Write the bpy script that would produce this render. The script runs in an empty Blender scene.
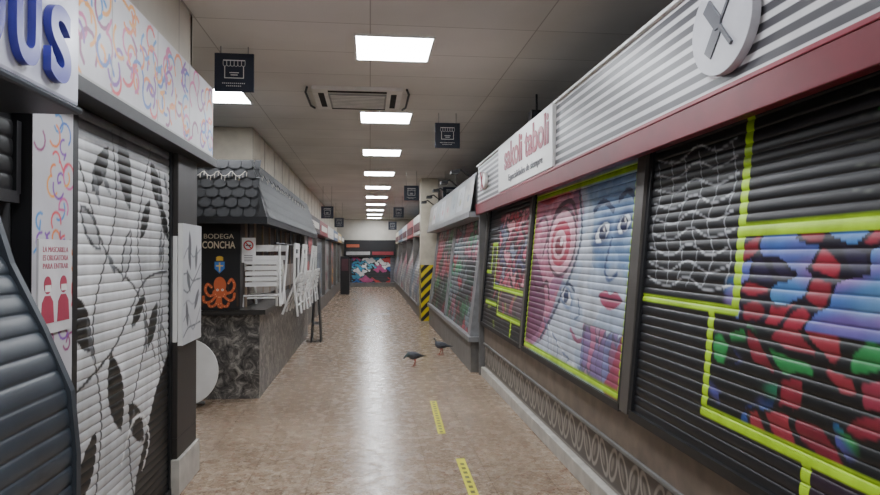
import bpy, bmesh, math, random
import numpy as np
from mathutils import Vector, Matrix
random.seed(7); np.random.seed(7)
S=bpy.context.scene
COL=S.collection

def lin(c):
    return tuple(((x/12.92) if x<=0.04045 else ((x+0.055)/1.055)**2.4) for x in c[:3])
def h(s):
    s=s.lstrip('#'); return tuple(int(s[i:i+2],16)/255 for i in (0,2,4))

# ---------------------------------------------------------------- materials
MATS={}
def mat(name,c,rough=0.6,metal=0.0,var=0.12,scale=6.0,bump=0.0,emit=0.0,spec=0.5):
    if name in MATS: return MATS[name]
    m=bpy.data.materials.new(name); m.use_nodes=True
    nt=m.node_tree; b=nt.nodes['Principled BSDF']
    c=lin(h(c)) if isinstance(c,str) else lin(c)
    b.inputs['Roughness'].default_value=rough; b.inputs['Metallic'].default_value=metal
    b.inputs['Specular IOR Level'].default_value=spec
    tc=nt.nodes.new('ShaderNodeTexCoord'); n=nt.nodes.new('ShaderNodeTexNoise')
    n.inputs['Scale'].default_value=scale; n.inputs['Detail'].default_value=6
    nt.links.new(tc.outputs['Object'],n.inputs['Vector'])
    r=nt.nodes.new('ShaderNodeValToRGB')
    r.color_ramp.elements[0].position=.3; r.color_ramp.elements[1].position=.7
    r.color_ramp.elements[0].color=tuple(x*(1-var) for x in c)+(1,)
    r.color_ramp.elements[1].color=tuple(min(1,x*(1+var)) for x in c)+(1,)
    nt.links.new(n.outputs['Fac'],r.inputs['Fac']); nt.links.new(r.outputs['Color'],b.inputs['Base Color'])
    if bump>0:
        bp=nt.nodes.new('ShaderNodeBump'); bp.inputs['Strength'].default_value=bump; bp.inputs['Distance'].default_value=.01
        nt.links.new(n.outputs['Fac'],bp.inputs['Height']); nt.links.new(bp.outputs['Normal'],b.inputs['Normal'])
    if emit>0:
        b.inputs['Emission Color'].default_value=c+(1,); b.inputs['Emission Strength'].default_value=emit
    MATS[name]=m; return m

def paint_mat(name,rough=.45,dirt=.18,metal=0.0,streak=0.0):
    m=bpy.data.materials.new(name); m.use_nodes=True
    nt=m.node_tree; b=nt.nodes['Principled BSDF']
    a=nt.nodes.new('ShaderNodeAttribute'); a.attribute_name='paint'
    tc=nt.nodes.new('ShaderNodeTexCoord'); n=nt.nodes.new('ShaderNodeTexNoise'); n.inputs['Scale'].default_value=5; n.inputs['Detail'].default_value=8
    nt.links.new(tc.outputs['Object'],n.inputs['Vector'])
    mr=nt.nodes.new('ShaderNodeMapRange'); mr.inputs['From Min'].default_value=.3; mr.inputs['From Max'].default_value=.7
    mr.inputs['To Min'].default_value=1-dirt; mr.inputs['To Max'].default_value=1+dirt*.4
    nt.links.new(n.outputs['Fac'],mr.inputs['Value'])
    mp=nt.nodes.new('ShaderNodeMapping'); mp.inputs['Scale'].default_value=(14,14,1.2)
    n2=nt.nodes.new('ShaderNodeTexNoise'); n2.inputs['Scale'].default_value=1; n2.inputs['Detail'].default_value=5
    nt.links.new(tc.outputs['Object'],mp.inputs['Vector']); nt.links.new(mp.outputs['Vector'],n2.inputs['Vector'])
    m2=nt.nodes.new('ShaderNodeMapRange'); m2.inputs['From Min'].default_value=.35; m2.inputs['From Max'].default_value=.6
    m2.inputs['To Min'].default_value=1-streak; m2.inputs['To Max'].default_value=1
    nt.links.new(n2.outputs['Fac'],m2.inputs['Value'])
    mu=nt.nodes.new('ShaderNodeMath'); mu.operation='MULTIPLY'; nt.links.new(mr.outputs['Result'],mu.inputs[0]); nt.links.new(m2.outputs['Result'],mu.inputs[1])
    mx=nt.nodes.new('ShaderNodeVectorMath'); mx.operation='SCALE'
    nt.links.new(a.outputs['Color'],mx.inputs[0]); nt.links.new(mu.outputs['Value'],mx.inputs['Scale'])
    nt.links.new(mx.outputs['Vector'],b.inputs['Base Color'])
    b.inputs['Roughness'].default_value=rough; b.inputs['Metallic'].default_value=metal
    return m
PM=paint_mat('shutter_paint',.4,.25,0,.14); PF=paint_mat('flat_paint',.5,.1); PG=paint_mat('gloss_board',.4,.08,0,.06)

# ---------------------------------------------------------------- mesh builder
class MB:
    def __init__(s): s.v=[];s.f=[];s.m=[];s.mats=[]
    def mi(s,m):
        if m not in s.mats: s.mats.append(m)
        return s.mats.index(m)
    def add(s,vs,fs,m):
        o=len(s.v); s.v+= [tuple(p) for p in vs]; i=s.mi(m)
        for f in fs: s.f.append([k+o for k in f]); s.m.append(i)
    def box(s,x0,x1,y0,y1,z0,z1,m):
        s.add([(x0,y0,z0),(x1,y0,z0),(x1,y1,z0),(x0,y1,z0),(x0,y0,z1),(x1,y0,z1),(x1,y1,z1),(x0,y1,z1)],
              [(0,3,2,1),(4,5,6,7),(0,1,5,4),(1,2,6,5),(2,3,7,6),(3,0,4,7)],m)
    def ext(s,poly,ax,a0,a1,m):
        n=len(poly)
        def P(u,v,a): return {'x':(a,u,v),'y':(u,a,v),'z':(u,v,a)}[ax]
        vs=[P(u,v,a0) for u,v in poly]+[P(u,v,a1) for u,v in poly]
        s.add(vs,[list(range(n))[::-1],list(range(n,2*n))]+[(i,(i+1)%n,n+(i+1)%n,n+i) for i in range(n)],m)
    def tube(s,path,r,m,n=8):
        path=[Vector(p) for p in path]; R=r if isinstance(r,(list,tuple)) else [r]*len(path)
        vs=[];fs=[];up=None
        for i,p in enumerate(path):
            t=(path[min(i+1,len(path)-1)]-path[max(i-1,0)]).normalized()
            if up is None: up=Vector((0,0,1)) if abs(t.z)<.9 else Vector((1,0,0))
            a=t.cross(up).normalized(); b=a.cross(t).normalized(); up=b
            for k in range(n):
                th=2*math.pi*k/n; vs.append(p+a*math.cos(th)*R[i]+b*math.sin(th)*R[i])
        L=len(path)
        for i in range(L-1):
            for k in range(n): fs.append((i*n+k,i*n+(k+1)%n,(i+1)*n+(k+1)%n,(i+1)*n+k))
        fs.append(tuple(range(n))[::-1]); fs.append(tuple((L-1)*n+k for k in range(n)))
        s.add(vs,fs,m)
    def quad(s,a,b,c,d,m): s.add([a,b,c,d],[(0,1,2,3)],m)
    def obj(s,name,parent=None,bevel=0,mtx=None,smooth=False):
        me=bpy.data.meshes.new(name); me.from_pydata(s.v,[],s.f)
        for m in s.mats: me.materials.append(m)
        me.polygons.foreach_set('material_index',s.m)
        bm=bmesh.new(); bm.from_mesh(me); bmesh.ops.recalc_face_normals(bm,faces=bm.faces); bm.to_mesh(me); bm.free()
        if smooth: me.polygons.foreach_set('use_smooth',[True]*len(me.polygons))
        o=bpy.data.objects.new(name,me); COL.objects.link(o)
        if mtx is not None: o.matrix_world=mtx
        if bevel>0:
            b=o.modifiers.new('bevel','BEVEL'); b.width=bevel; b.segments=2; b.limit_method='ANGLE'
        if parent: o.parent=parent
        return o

# ---------------------------------------------------------------- painter
class Canvas:
    def __init__(s,U,V,base):
        s.U=U;s.V=V;s.C=np.tile(np.array(lin(h(base))),(U.size,1))
    def _mix(s,mask,c):
        c=np.array(lin(h(c)) if isinstance(c,str) else lin(c)); s.C=s.C*(1-mask[:,None])+c*mask[:,None]
    def _seg(s,pts,closed):
        d=np.full(s.U.size,1e9); n=len(pts)
        for i in range(n if closed else n-1):
            ax,ay=pts[i];bx,by=pts[(i+1)%n]; dx,dy=bx-ax,by-ay; L=dx*dx+dy*dy+1e-12
            t=np.clip(((s.U-ax)*dx+(s.V-ay)*dy)/L,0,1)
            d=np.minimum(d,np.hypot(s.U-ax-t*dx,s.V-ay-t*dy))
        return d
    def poly(s,pts,c,aa=.004,a=1):
        ins=np.zeros(s.U.size,bool);n=len(pts)
        for i in range(n):
            ax,ay=pts[i];bx,by=pts[(i+1)%n]
            if ay==by: continue
            k=((ay>s.V)!=(by>s.V))&(s.U<(bx-ax)*(s.V-ay)/(by-ay)+ax); ins^=k
        d=s._seg(pts,True); sd=np.where(ins,d,-d)
        s._mix(np.clip(.5+sd/aa,0,1)*a,c)
    def stroke(s,pts,w,c,closed=False,aa=.004,a=1):
        s._mix(np.clip(.5+(w/2-s._seg(pts,closed))/aa,0,1)*a,c)
    def curve(s,pts,w,c,closed=False,aa=.004,a=1): s.stroke(smooth(pts,closed),w,c,closed,aa,a)
    def blob(s,pts,c,aa=.004,a=1): s.poly(smooth(pts,True),c,aa,a)
    def ell(s,cu,cv,ru,rv,c,rot=0,aa=.004,a=1):
        co,si=math.cos(rot),math.sin(rot);x=(s.U-cu)*co+(s.V-cv)*si;y=-(s.U-cu)*si+(s.V-cv)*co
        q=np.hypot(x/ru,y/rv); s._mix(np.clip(.5+(1-q)*min(ru,rv)/aa,0,1)*a,c)
    def ring(s,cu,cv,ru,rv,w,c,rot=0,aa=.004):
        co,si=math.cos(rot),math.sin(rot);x=(s.U-cu)*co+(s.V-cv)*si;y=-(s.U-cu)*si+(s.V-cv)*co
        q=np.abs(np.hypot(x/ru,y/rv)-1)*min(ru,rv); s._mix(np.clip(.5+(w/2-q)/aa,0,1),c)
    def rect(s,u0,u1,v0,v1,c,aa=.004,a=1):
        d=np.minimum(np.minimum(s.U-u0,u1-s.U),np.minimum(s.V-v0,v1-s.V)); s._mix(np.clip(.5+d/aa,0,1)*a,c)
    def leaf(s,cu,cv,L,W,rot,c):
        n=8;P=[]
        for i in range(n+1): t=i/n; P.append((-L/2+L*t,W/2*math.sin(math.pi*t)**.8))
        for i in range(1,n): t=1-i/n; P.append((-L/2+L*t,-W/2*math.sin(math.pi*t)**.8))
        co,si=math.cos(rot),math.sin(rot); s.poly([(cu+x*co-y*si,cv+x*si+y*co) for x,y in P],c)
    def cells(s,u0,u1,v0,v1,cu,cv,cols,seed,lw=.016,line='15131a',warp=.03,a=1,shear=0.0):
        """organic spray-painted patches: warped cell pattern in a rectangle"""
        R=random.Random(seed)
        idx=np.where((s.U>u0)&(s.U<u1)&(s.V>v0)&(s.V<v1))[0]
        if len(idx)==0: return
        U=s.U[idx];V=s.V[idx]
        Uw=U+warp*np.sin(V*19+U*7+seed)+warp*.4*np.sin(V*37-U*15); Vw=V+warp*.6*np.sin(U*17+seed*2)+warp*.25*np.sin(U*33+V*20)
        Uw=Uw+shear*(Vw-v0)
        pts=[];cc=[]
        uu=u0-.2
        while uu<u1+.4:
            vv=v0-.15
            while vv<v1+.15:
                pts.append((uu+R.uniform(-.42,.42)*cu,vv+R.uniform(-.42,.42)*cv)); cc.append(R.choice(cols)); vv+=cv
            uu+=cu
        F1=np.full(len(idx),1e9);F2=F1.copy();W=np.zeros(len(idx),int)
        for k,(a_,b_) in enumerate(pts):
            # rounded-square metric keeps the patches soft-edged
            dx=np.abs((Uw-a_)/cu);dy=np.abs((Vw-b_)/cv)
            d=(dx**2.4+dy**2.4)**(1/2.4)*min(cu,cv)
            n=d<F1; F2=np.where(n,F1,np.minimum(F2,d)); W=np.where(n,k,W); F1=np.where(n,d,F1)
        edge=(F2-F1)/2
        for k in range(len(pts)):
            if cc[k] is None: continue
            m=W==k
            if not m.any(): continue
            j=idx[m]; e=edge[m]
            t=np.clip(.5+(e-lw/2)/.004,0,1)[:,None] if lw>0 else np.ones((m.sum(),1))
            col=np.array(lin(h(cc[k])))*t+np.array(lin(h(line)))*(1-t)
            s.C[j]=s.C[j]*(1-a)+col*a
def smooth(p,closed=False,k=5):
    n=len(p);out=[]
    for i in range(n if closed else n-1):
        if closed: a,b,c,d=p[(i-1)%n],p[i],p[(i+1)%n],p[(i+2)%n]
        else: a,b,c,d=p[max(i-1,0)],p[i],p[i+1],p[min(i+2,n-1)]
        for j in range(k):
            t=j/k
            out.append(tuple(.5*(2*b[q]+(c[q]-a[q])*t+(2*a[q]-5*b[q]+4*c[q]-d[q])*t*t+(-a[q]+3*b[q]-3*c[q]+d[q])*t**3) for q in (0,1)))
    if not closed: out.append(p[-1])
    return out

def sheet(name,u,v,mapf,paint,base,material,parent=None,smooth_sh=True):
    U,V=np.meshgrid(u,v); nu,nv=len(u),len(v)
    c=Canvas(U.ravel(),V.ravel(),base)
    if paint: paint(c)
    X,Y,Z=mapf(U.ravel(),V.ravel())
    co=np.stack([X,Y,Z],1).astype(np.float32)
    i=np.arange(nu*nv).reshape(nv,nu)
    q=np.stack([i[:-1,:-1],i[:-1,1:],i[1:,1:],i[1:,:-1]],-1).reshape(-1,4)
    me=bpy.data.meshes.new(name); me.vertices.add(len(co)); me.vertices.foreach_set('co',co.ravel())
    me.loops.add(q.size); me.loops.foreach_set('vertex_index',q.ravel().astype(np.int32))
    me.polygons.add(len(q)); me.polygons.foreach_set('loop_start',np.arange(0,q.size,4,dtype=np.int32))
    me.polygons.foreach_set('loop_total',np.full(len(q),4,dtype=np.int32)); me.update(calc_edges=True)
    me.polygons.foreach_set('use_smooth',np.full(len(q),smooth_sh))
    at=me.attributes.new('paint','FLOAT_COLOR','POINT')
    at.data.foreach_set('color',np.concatenate([np.clip(c.C,0,1),np.ones((len(co),1))],1).astype(np.float32).ravel())
    me.materials.append(material); me.validate()
    o=bpy.data.objects.new(name,me); COL.objects.link(o)
    if parent: o.parent=parent
    return o

def shutter(y0,y1,z0,z1,xf,side,paint,base,pitch=.046,amp=.007,du=.008,rails='steel',name='roller_shutter',material=None,rw=.045):
    """side=+1 : on the right (faces -X); side=-1 : on the left (faces +X)"""
    n=max(1,round((z1-z0)/pitch)); p=(z1-z0)/n
    T=[0,.07,.18,.38,.62,.82,.93]
    v=np.array([z0+(k+t)*p for k in range(n) for t in T]+[z1])
    u=np.linspace(y0,y1,int((y1-y0)/du)+2)
    def mp(U,V):
        t=((V-z0)/p)%1.0
        b=amp*np.clip(np.sin(np.pi*np.clip(t,0,1)),0,1)**.45
        b=np.where((V>=z1-1e-6),0,b)
        return xf(V)-side*b,U,V
    o=sheet(name,u,v,mp,paint,base,material or PM)
    g=MB(); rm=MATS[rails]
    zz=np.linspace(z0,z1,9)
    for yy in (y0,y1):
        for a,b in zip(zz[:-1],zz[1:]):
            xa,xb=float(xf(a)),float(xf(b)); f=-side*(amp+.012); bk=side*.03
            ya,yb=(yy-rw/2,yy+rw/2)
            P=[(xa+f,ya,a),(xa+f,yb,a),(xb+f,yb,b),(xb+f,ya,b),(xa+bk,ya,a),(xa+bk,yb,a),(xb+bk,yb,b),(xb+bk,ya,b)]
            g.add(P,[(0,1,2,3),(4,7,6,5),(0,4,5,1),(3,2,6,7),(1,5,6,2),(0,3,7,4)],rm)
    x0=float(xf(z0)); g.box(min(x0-side*.022,x0+side*.02),max(x0-side*.022,x0+side*.02),y0,y1,z0-.035,z0+.008,rm)
    g.obj('guide_rails',parent=o)
    return o

def text(body,loc,axis,size,m,parent,width=None,ext=.002,off=0.0,align='CENTER',name='lettering',shear=0):
    c=bpy.data.curves.new(name,'FONT'); c.body=body; c.size=size; c.extrude=ext; c.offset=off; c.align_x=align; c.align_y='CENTER'; c.shear=shear
    c.materials.append(m); o=bpy.data.objects.new(name,c); COL.objects.link(o)
    A={'R':((0,-1,0),(0,0,1),(-1,0,0)),'L':((0,1,0),(0,0,1),(1,0,0)),'F':((1,0,0),(0,0,1),(0,-1,0))}[axis]
    M=Matrix(((A[0][0],A[1][0],A[2][0],loc[0]),(A[0][1],A[1][1],A[2][1],loc[1]),(A[0][2],A[1][2],A[2][2],loc[2]),(0,0,0,1)))
    bpy.context.view_layer.update()
    if width:
        w=o.dimensions.x
        if w>0: M=M@Matrix.Diagonal((width/w,1,1,1))
    o.matrix_world=M
    if parent: o.parent=parent
    return o

# shared materials
mat('steel','8f9092',.4,.4,.2,9); mat('dark_steel','363c44',.5,.2,.15); mat('black_metal','1a1b1e',.45,.1,.2)
mat('rail_grey','6e6d6c',.45,.2,.2)
M_white=mat('white_plastic','e2e2e0',.4,0,.05); M_cream=mat('cream_wall','bfbab0',.7,0,.1,3)
M_dark=mat('dark_void','161618',.8); M_black=mat('black_paint','1c1c1f',.5)
M_red=mat('maroon_enamel','6c1e2a',.38,0,.15); M_kerb=mat('kerb_stone','b2aea6',.45,0,.2,10)
M_brown=mat('brown_laminate','6a5e54',.45,0,.3,7,.1)

# ---------------------------------------------------------------- room shell
def floor_mat():
    m=bpy.data.materials.new('terrazzo'); m.use_nodes=True; nt=m.node_tree; b=nt.nodes['Principled BSDF']
    tc=nt.nodes.new('ShaderNodeTexCoord')
    nz=nt.nodes.new('ShaderNodeTexNoise'); nz.inputs['Scale'].default_value=20; nz.inputs['Detail'].default_value=3
    nt.links.new(tc.outputs['Object'],nz.inputs['Vector'])
    ad=nt.nodes.new('ShaderNodeVectorMath'); ad.operation='MULTIPLY_ADD'; ad.inputs[1].default_value=(.035,.035,.035)
    nt.links.new(nz.outputs['Color'],ad.inputs[0]); nt.links.new(tc.outputs['Object'],ad.inputs[2])
    def chips(scale,cols):
        v=nt.nodes.new('ShaderNodeTexVoronoi'); v.inputs['Scale'].default_value=scale
        nt.links.new(ad.outputs['Vector'],v.inputs['Vector'])
        sp=nt.nodes.new('ShaderNodeSeparateColor'); nt.links.new(v.outputs['Color'],sp.inputs['Color'])
        r=nt.nodes.new('ShaderNodeValToRGB'); r.color_ramp.interpolation='CONSTANT'; E=r.color_ramp.elements
        E[0].position=0;E[0].color=lin(h(cols[0][1]))+(1,);E[1].position=cols[1][0];E[1].color=lin(h(cols[1][1]))+(1,)
        for p,c in cols[2:]: e=E.new(p); e.color=lin(h(c))+(1,)
        nt.links.new(sp.outputs['Red'],r.inputs['Fac']); return r
    r1=chips(34,[(0,'a48f7a'),(.28,'b09c86'),(.5,'927e6c'),(.66,'c0af9a'),(.8,'78634f'),(.92,'8c6652')])
    r2=chips(90,[(0,'a08a76'),(.4,'8c7763'),(.6,'b29c86'),(.78,'66534a'),(.9,'cfc0ab')])
    mxx=nt.nodes.new('ShaderNodeMix'); mxx.data_type='RGBA'; mxx.inputs['Factor'].default_value=.5
    nt.links.new(r1.outputs['Color'],mxx.inputs['A']); nt.links.new(r2.outputs['Color'],mxx.inputs['B'])
    br=nt.nodes.new('ShaderNodeTexBrick'); br.offset=0; br.inputs['Scale'].default_value=1; br.inputs['Brick Width'].default_value=.4; br.inputs['Row Height'].default_value=.4
    br.inputs['Mortar Size'].default_value=.003; br.inputs['Color1'].default_value=(1,1,1,1);br.inputs['Color2'].default_value=(.93,.93,.93,1);br.inputs['Mortar'].default_value=(.6,.56,.52,1)
    nt.links.new(tc.outputs['Object'],br.inputs['Vector'])
    n2=nt.nodes.new('ShaderNodeTexNoise'); n2.inputs['Scale'].default_value=.9; n2.inputs['Detail'].default_value=5
    nt.links.new(tc.outputs['Object'],n2.inputs['Vector'])
    mr=nt.nodes.new('ShaderNodeMapRange'); mr.inputs['From Min'].default_value=.3;mr.inputs['From Max'].default_value=.7;mr.inputs['To Min'].default_value=.76;mr.inputs['To Max'].default_value=1.0
    nt.links.new(n2.outputs['Fac'],mr.inputs['Value'])
    mu=nt.nodes.new('ShaderNodeVectorMath');mu.operation='MULTIPLY'; nt.links.new(mxx.outputs['Result'],mu.inputs[0]); nt.links.new(br.outputs['Color'],mu.inputs[1])
    sc=nt.nodes.new('ShaderNodeVectorMath');sc.operation='SCALE'; nt.links.new(mu.outputs['Vector'],sc.inputs[0]); nt.links.new(mr.outputs['Result'],sc.inputs['Scale'])
    nt.links.new(sc.outputs['Vector'],b.inputs['Base Color'])
    m2=nt.nodes.new('ShaderNodeMapRange'); m2.inputs['From Min'].default_value=.3; m2.inputs['From Max'].default_value=.7; m2.inputs['To Min'].default_value=.13;m2.inputs['To Max'].default_value=.36
    n3=nt.nodes.new('ShaderNodeTexNoise'); n3.inputs['Scale'].default_value=10; n3.inputs['Detail'].default_value=7
    nt.links.new(tc.outputs['Object'],n3.inputs['Vector'])
    nt.links.new(n3.outputs['Fac'],m2.inputs['Value']); nt.links.new(m2.outputs['Result'],b.inputs['Roughness'])
    b.inputs['Specular IOR Level'].default_value=.17
    return m
def ceil_mat():
    m=bpy.data.materials.new('ceiling_panels'); m.use_nodes=True; nt=m.node_tree; b=nt.nodes['Principled BSDF']
    tc=nt.nodes.new('ShaderNodeTexCoord')
    br=nt.nodes.new('ShaderNodeTexBrick'); br.offset=0; br.inputs['Scale'].default_value=1; br.inputs['Brick Width'].default_value=1.25; br.inputs['Row Height'].default_value=.675
    br.inputs['Mortar Size'].default_value=.005; br.inputs['Color1'].default_value=lin(h('e0deda'))+(1,);br.inputs['Color2'].default_value=lin(h('d8d6d1'))+(1,);br.inputs['Mortar'].default_value=lin(h('b0ada8'))+(1,)
    nt.links.new(tc.outputs['Object'],br.inputs['Vector'])
    n2=nt.nodes.new('ShaderNodeTexNoise'); n2.inputs['Scale'].default_value=.8; n2.inputs['Detail'].default_value=6
    nt.links.new(tc.outputs['Object'],n2.inputs['Vector'])
    mr=nt.nodes.new('ShaderNodeMapRange'); mr.inputs['From Min'].default_value=.3;mr.inputs['From Max'].default_value=.7;mr.inputs['To Min'].default_value=.82;mr.inputs['To Max'].default_value=1.03
    nt.links.new(n2.outputs['Fac'],mr.inputs['Value'])
    sc=nt.nodes.new('ShaderNodeVectorMath');sc.operation='SCALE'; nt.links.new(br.outputs['Color'],sc.inputs[0]); nt.links.new(mr.outputs['Result'],sc.inputs['Scale'])
    nt.links.new(sc.outputs['Vector'],b.inputs['Base Color']); b.inputs['Roughness'].default_value=.7
    return m
YB,YE,CZ=-2.5,30.5,3.2
m=MB(); m.box(-3.4,3.4,YB-3,YE,-.1,0,floor_mat()); m.obj('floor')
m=MB(); m.box(-3.4,3.4,YB,YE,CZ,CZ+.1,ceil_mat()); m.obj('ceiling')
m=MB(); m.box(3.3,3.4,YB,YE,0,CZ,M_cream); m.obj('wall_right')
m=MB(); m.box(-3.4,-3.3,YB,YE,0,CZ,M_cream); m.obj('wall_left')
m=MB(); m.box(-3.4,3.4,YE,YE+.1,0,CZ,M_cream); m.obj('wall_far')

# ---------------------------------------------------------------- ceiling lights
M_em=mat('led_diffuser','f6faff',.5,0,0,emit=46)
def light_panel(x,y):
    g=MB(); f=M_white
    g.box(x-.32,x+.32,y-.32,y-.3,CZ-.015,CZ,f);g.box(x-.32,x+.32,y+.3,y+.32,CZ-.015,CZ,f)
    g.box(x-.32,x-.3,y-.3,y+.3,CZ-.015,CZ,f);g.box(x+.3,x+.32,y-.3,y+.3,CZ-.015,CZ,f)
    g.box(x-.3,x+.3,y-.3,y+.3,CZ-.008,CZ,M_em); g.obj('led_ceiling_panel')
for y in [-.2,2.5,5.25,7.9,10.6,13.35,16.1,18.8,21.5,24.2,26.9,29.4]: light_panel(.19,y)
light_panel(-1.62,7.0)

# ---------------------------------------------------------------- air-con cassette
g=MB(); x,y=-.13,6.95; a=.46
g.box(x-a,x+a,y-a,y+a,CZ-.035,CZ,mat('ac_plastic','dcdbd7',.4))
g.box(x-.3,x+.3,y-.3,y+.3,CZ-.05,CZ-.034,mat('ac_grille','8f908e',.5))
for k in range(9): g.box(x-.28,x+.28,y-.27+k*.065,y-.245+k*.065,CZ-.056,CZ-.049,MATS['ac_plastic'])
for s in (-1,1):
    g.box(x-.3,x+.3,y+s*.375-.03,y+s*.375+.03,CZ-.04,CZ-.034,M_dark)
    g.box(x+s*.375-.03,x+s*.375+.03,y-.3,y+.3,CZ-.04,CZ-.034,M_dark)
    g.tube([(x+s*.5,y-.46,CZ-.02),(x+s*.53,y-.3,CZ-.03),(x+s*.53,y+.3,CZ-.03),(x+s*.5,y+.46,CZ-.02)],.012,M_black)
g.obj('ceiling_air_conditioner',bevel=.004)

# ---------------------------------------------------------------- hanging pictogram signs
M_navy=mat('navy_board','1f2638',.45)
def hang_sign(x,y,z,s=.3):
    g=MB(); g.box(x-s/2,x+s/2,y-.012,y+.012,z,z+s,M_navy)
    for q in (-.35,.35): g.tube([(x+q*s,y,z+s),(x+q*s,y,CZ)],.004,MATS['steel'],6)
    w=M_white; f=y-.014
    def bar(u0,u1,v0,v1): g.box(x+u0*s,x+u1*s,f-.002,f+.004,z+v0*s,z+v1*s,w)
    bar(-.28,.28,.8,.825);
    for k in range(6):
        c=-.235+k*.094
        arc=[(x+(c+.045*math.cos(t))*s,z+(.7+.045*math.sin(t))*s,) for t in [math.pi+i*math.pi/6 for i in range(7)]]
        g.tube([(x+(c-.045)*s,f,z+.8*s)]+[(a_,f,b_) for a_,b_ in arc]+[(x+(c+.045)*s,f,z+.8*s)],.006*s,w,5)
    bar(-.25,-.23,.36,.66);bar(.23,.25,.36,.66);bar(-.25,.25,.34,.36);bar(-.12,.12,.48,.5);bar(-.09,.09,.42,.44)
    for k in range(12): bar(-.3+k*.05,-.275+k*.05,.2,.222)
    for k in range(8): bar(-.2+k*.05,-.175+k*.05,.13,.152)
    g.obj('hanging_pictogram_sign')
hang_sign(-1.1,5.35,2.83,.31); hang_sign(.92,7.6,2.78,.3); hang_sign(.83,12.9,2.6,.3); hang_sign(-1.05,16,2.4,.3)
hang_sign(.82,18.5,2.58,.3); hang_sign(1.62,12.9,2.58,.3); hang_sign(-1.0,21,2.4,.3); hang_sign(.8,23,2.4,.3)

# ================================================================= RIGHT SIDE
xr=lambda z: 1.37+(z-.68)*.095
YG='b4e01c'
def art3(c):
    R=random.Random(3)
    c.rect(1.0,2.36,1.24,1.59,'5a68b4')
    for k in range(34):
        u=R.uniform(1.0,2.36);v=R.uniform(1.24,1.58); c.ell(u,v,R.uniform(.08,.2),R.uniform(.03,.07),R.choice(['4a86c4','8a62b0','7458a4','3f6cb4','5c9cc8','8458a0','9468ac']),R.uniform(-.4,.4),aa=.04,a=.8)
    c.cells(1.0,2.345,1.24,1.585,.15,.09,['a42d40','b03848','8a2434','a03444',None,None,None,None,'2c2444'],5,.02,'1b1528',.025,shear=.4)
    c.rect(1.0,2.52,.88,1.25,'15181a')
    for k in range(26):
        u=R.uniform(1.0,2.5);v=R.uniform(.9,1.24); c.ell(u,v,R.uniform(.06,.15),R.uniform(.02,.05),R.choice(['2a8a46','1f7040','2a7d5a','15181a','15181a','284a8a','4a4a8a']),R.uniform(-1,1),aa=.02,a=.85)
    c.cells(1.0,2.52,.88,1.25,.15,.1,['8c2636','98303c','7c2030','8c2c40',None,None,None,'16181a','2c8848'],11,.024,'121315',.025,shear=-.5)
    c.rect(1.0,2.36,1.6,2.1,'17181c')
    for k in range(5):
        v=1.68+k*.075; c.curve([(1.1,v),(1.3,v+.03),(1.5,v-.02),(1.8,v+.02)],.005,'4c5048')
    c.curve([(1.72,1.93),(1.62,2.0),(1.52,1.9),(1.6,1.8),(1.5,1.7)],.01,'3d8a42')
    for k in range(6):
        u=2.46+k*.135
        c.curve([(u+.05*math.sin(k),1.36),(u-.03,1.5),(u+.04,1.64),(u-.02,1.8),(u+.03,1.97)],.007,'9a9da3')
    for k in range(9):
        v=1.38+k*.075; c.curve([(2.42+.02*(k%3),v),(2.6,v-.03),(2.78,v+.02),(2.95,v-.03),(3.18,v+.01)],.008,'b4b7bc')
    c.rect(2.345,2.395,1.26,2.06,YG); c.rect(2.345,3.3,1.262,1.3,YG); c.rect(1.0,2.38,1.572,1.622,YG)
    c.rect(2.515,2.56,.84,1.28,YG); c.rect(1.0,2.56,.832,.88,YG); c.rect(1.88,1.925,.68,.85,YG)
    c.rect(1.0,1.88,.68,.83,'2b1c2a')
shutter(1.0,3.24,.68,2.08,xr,1,art3,'1a1b1f',du=.005,rails='black_metal')

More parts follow.
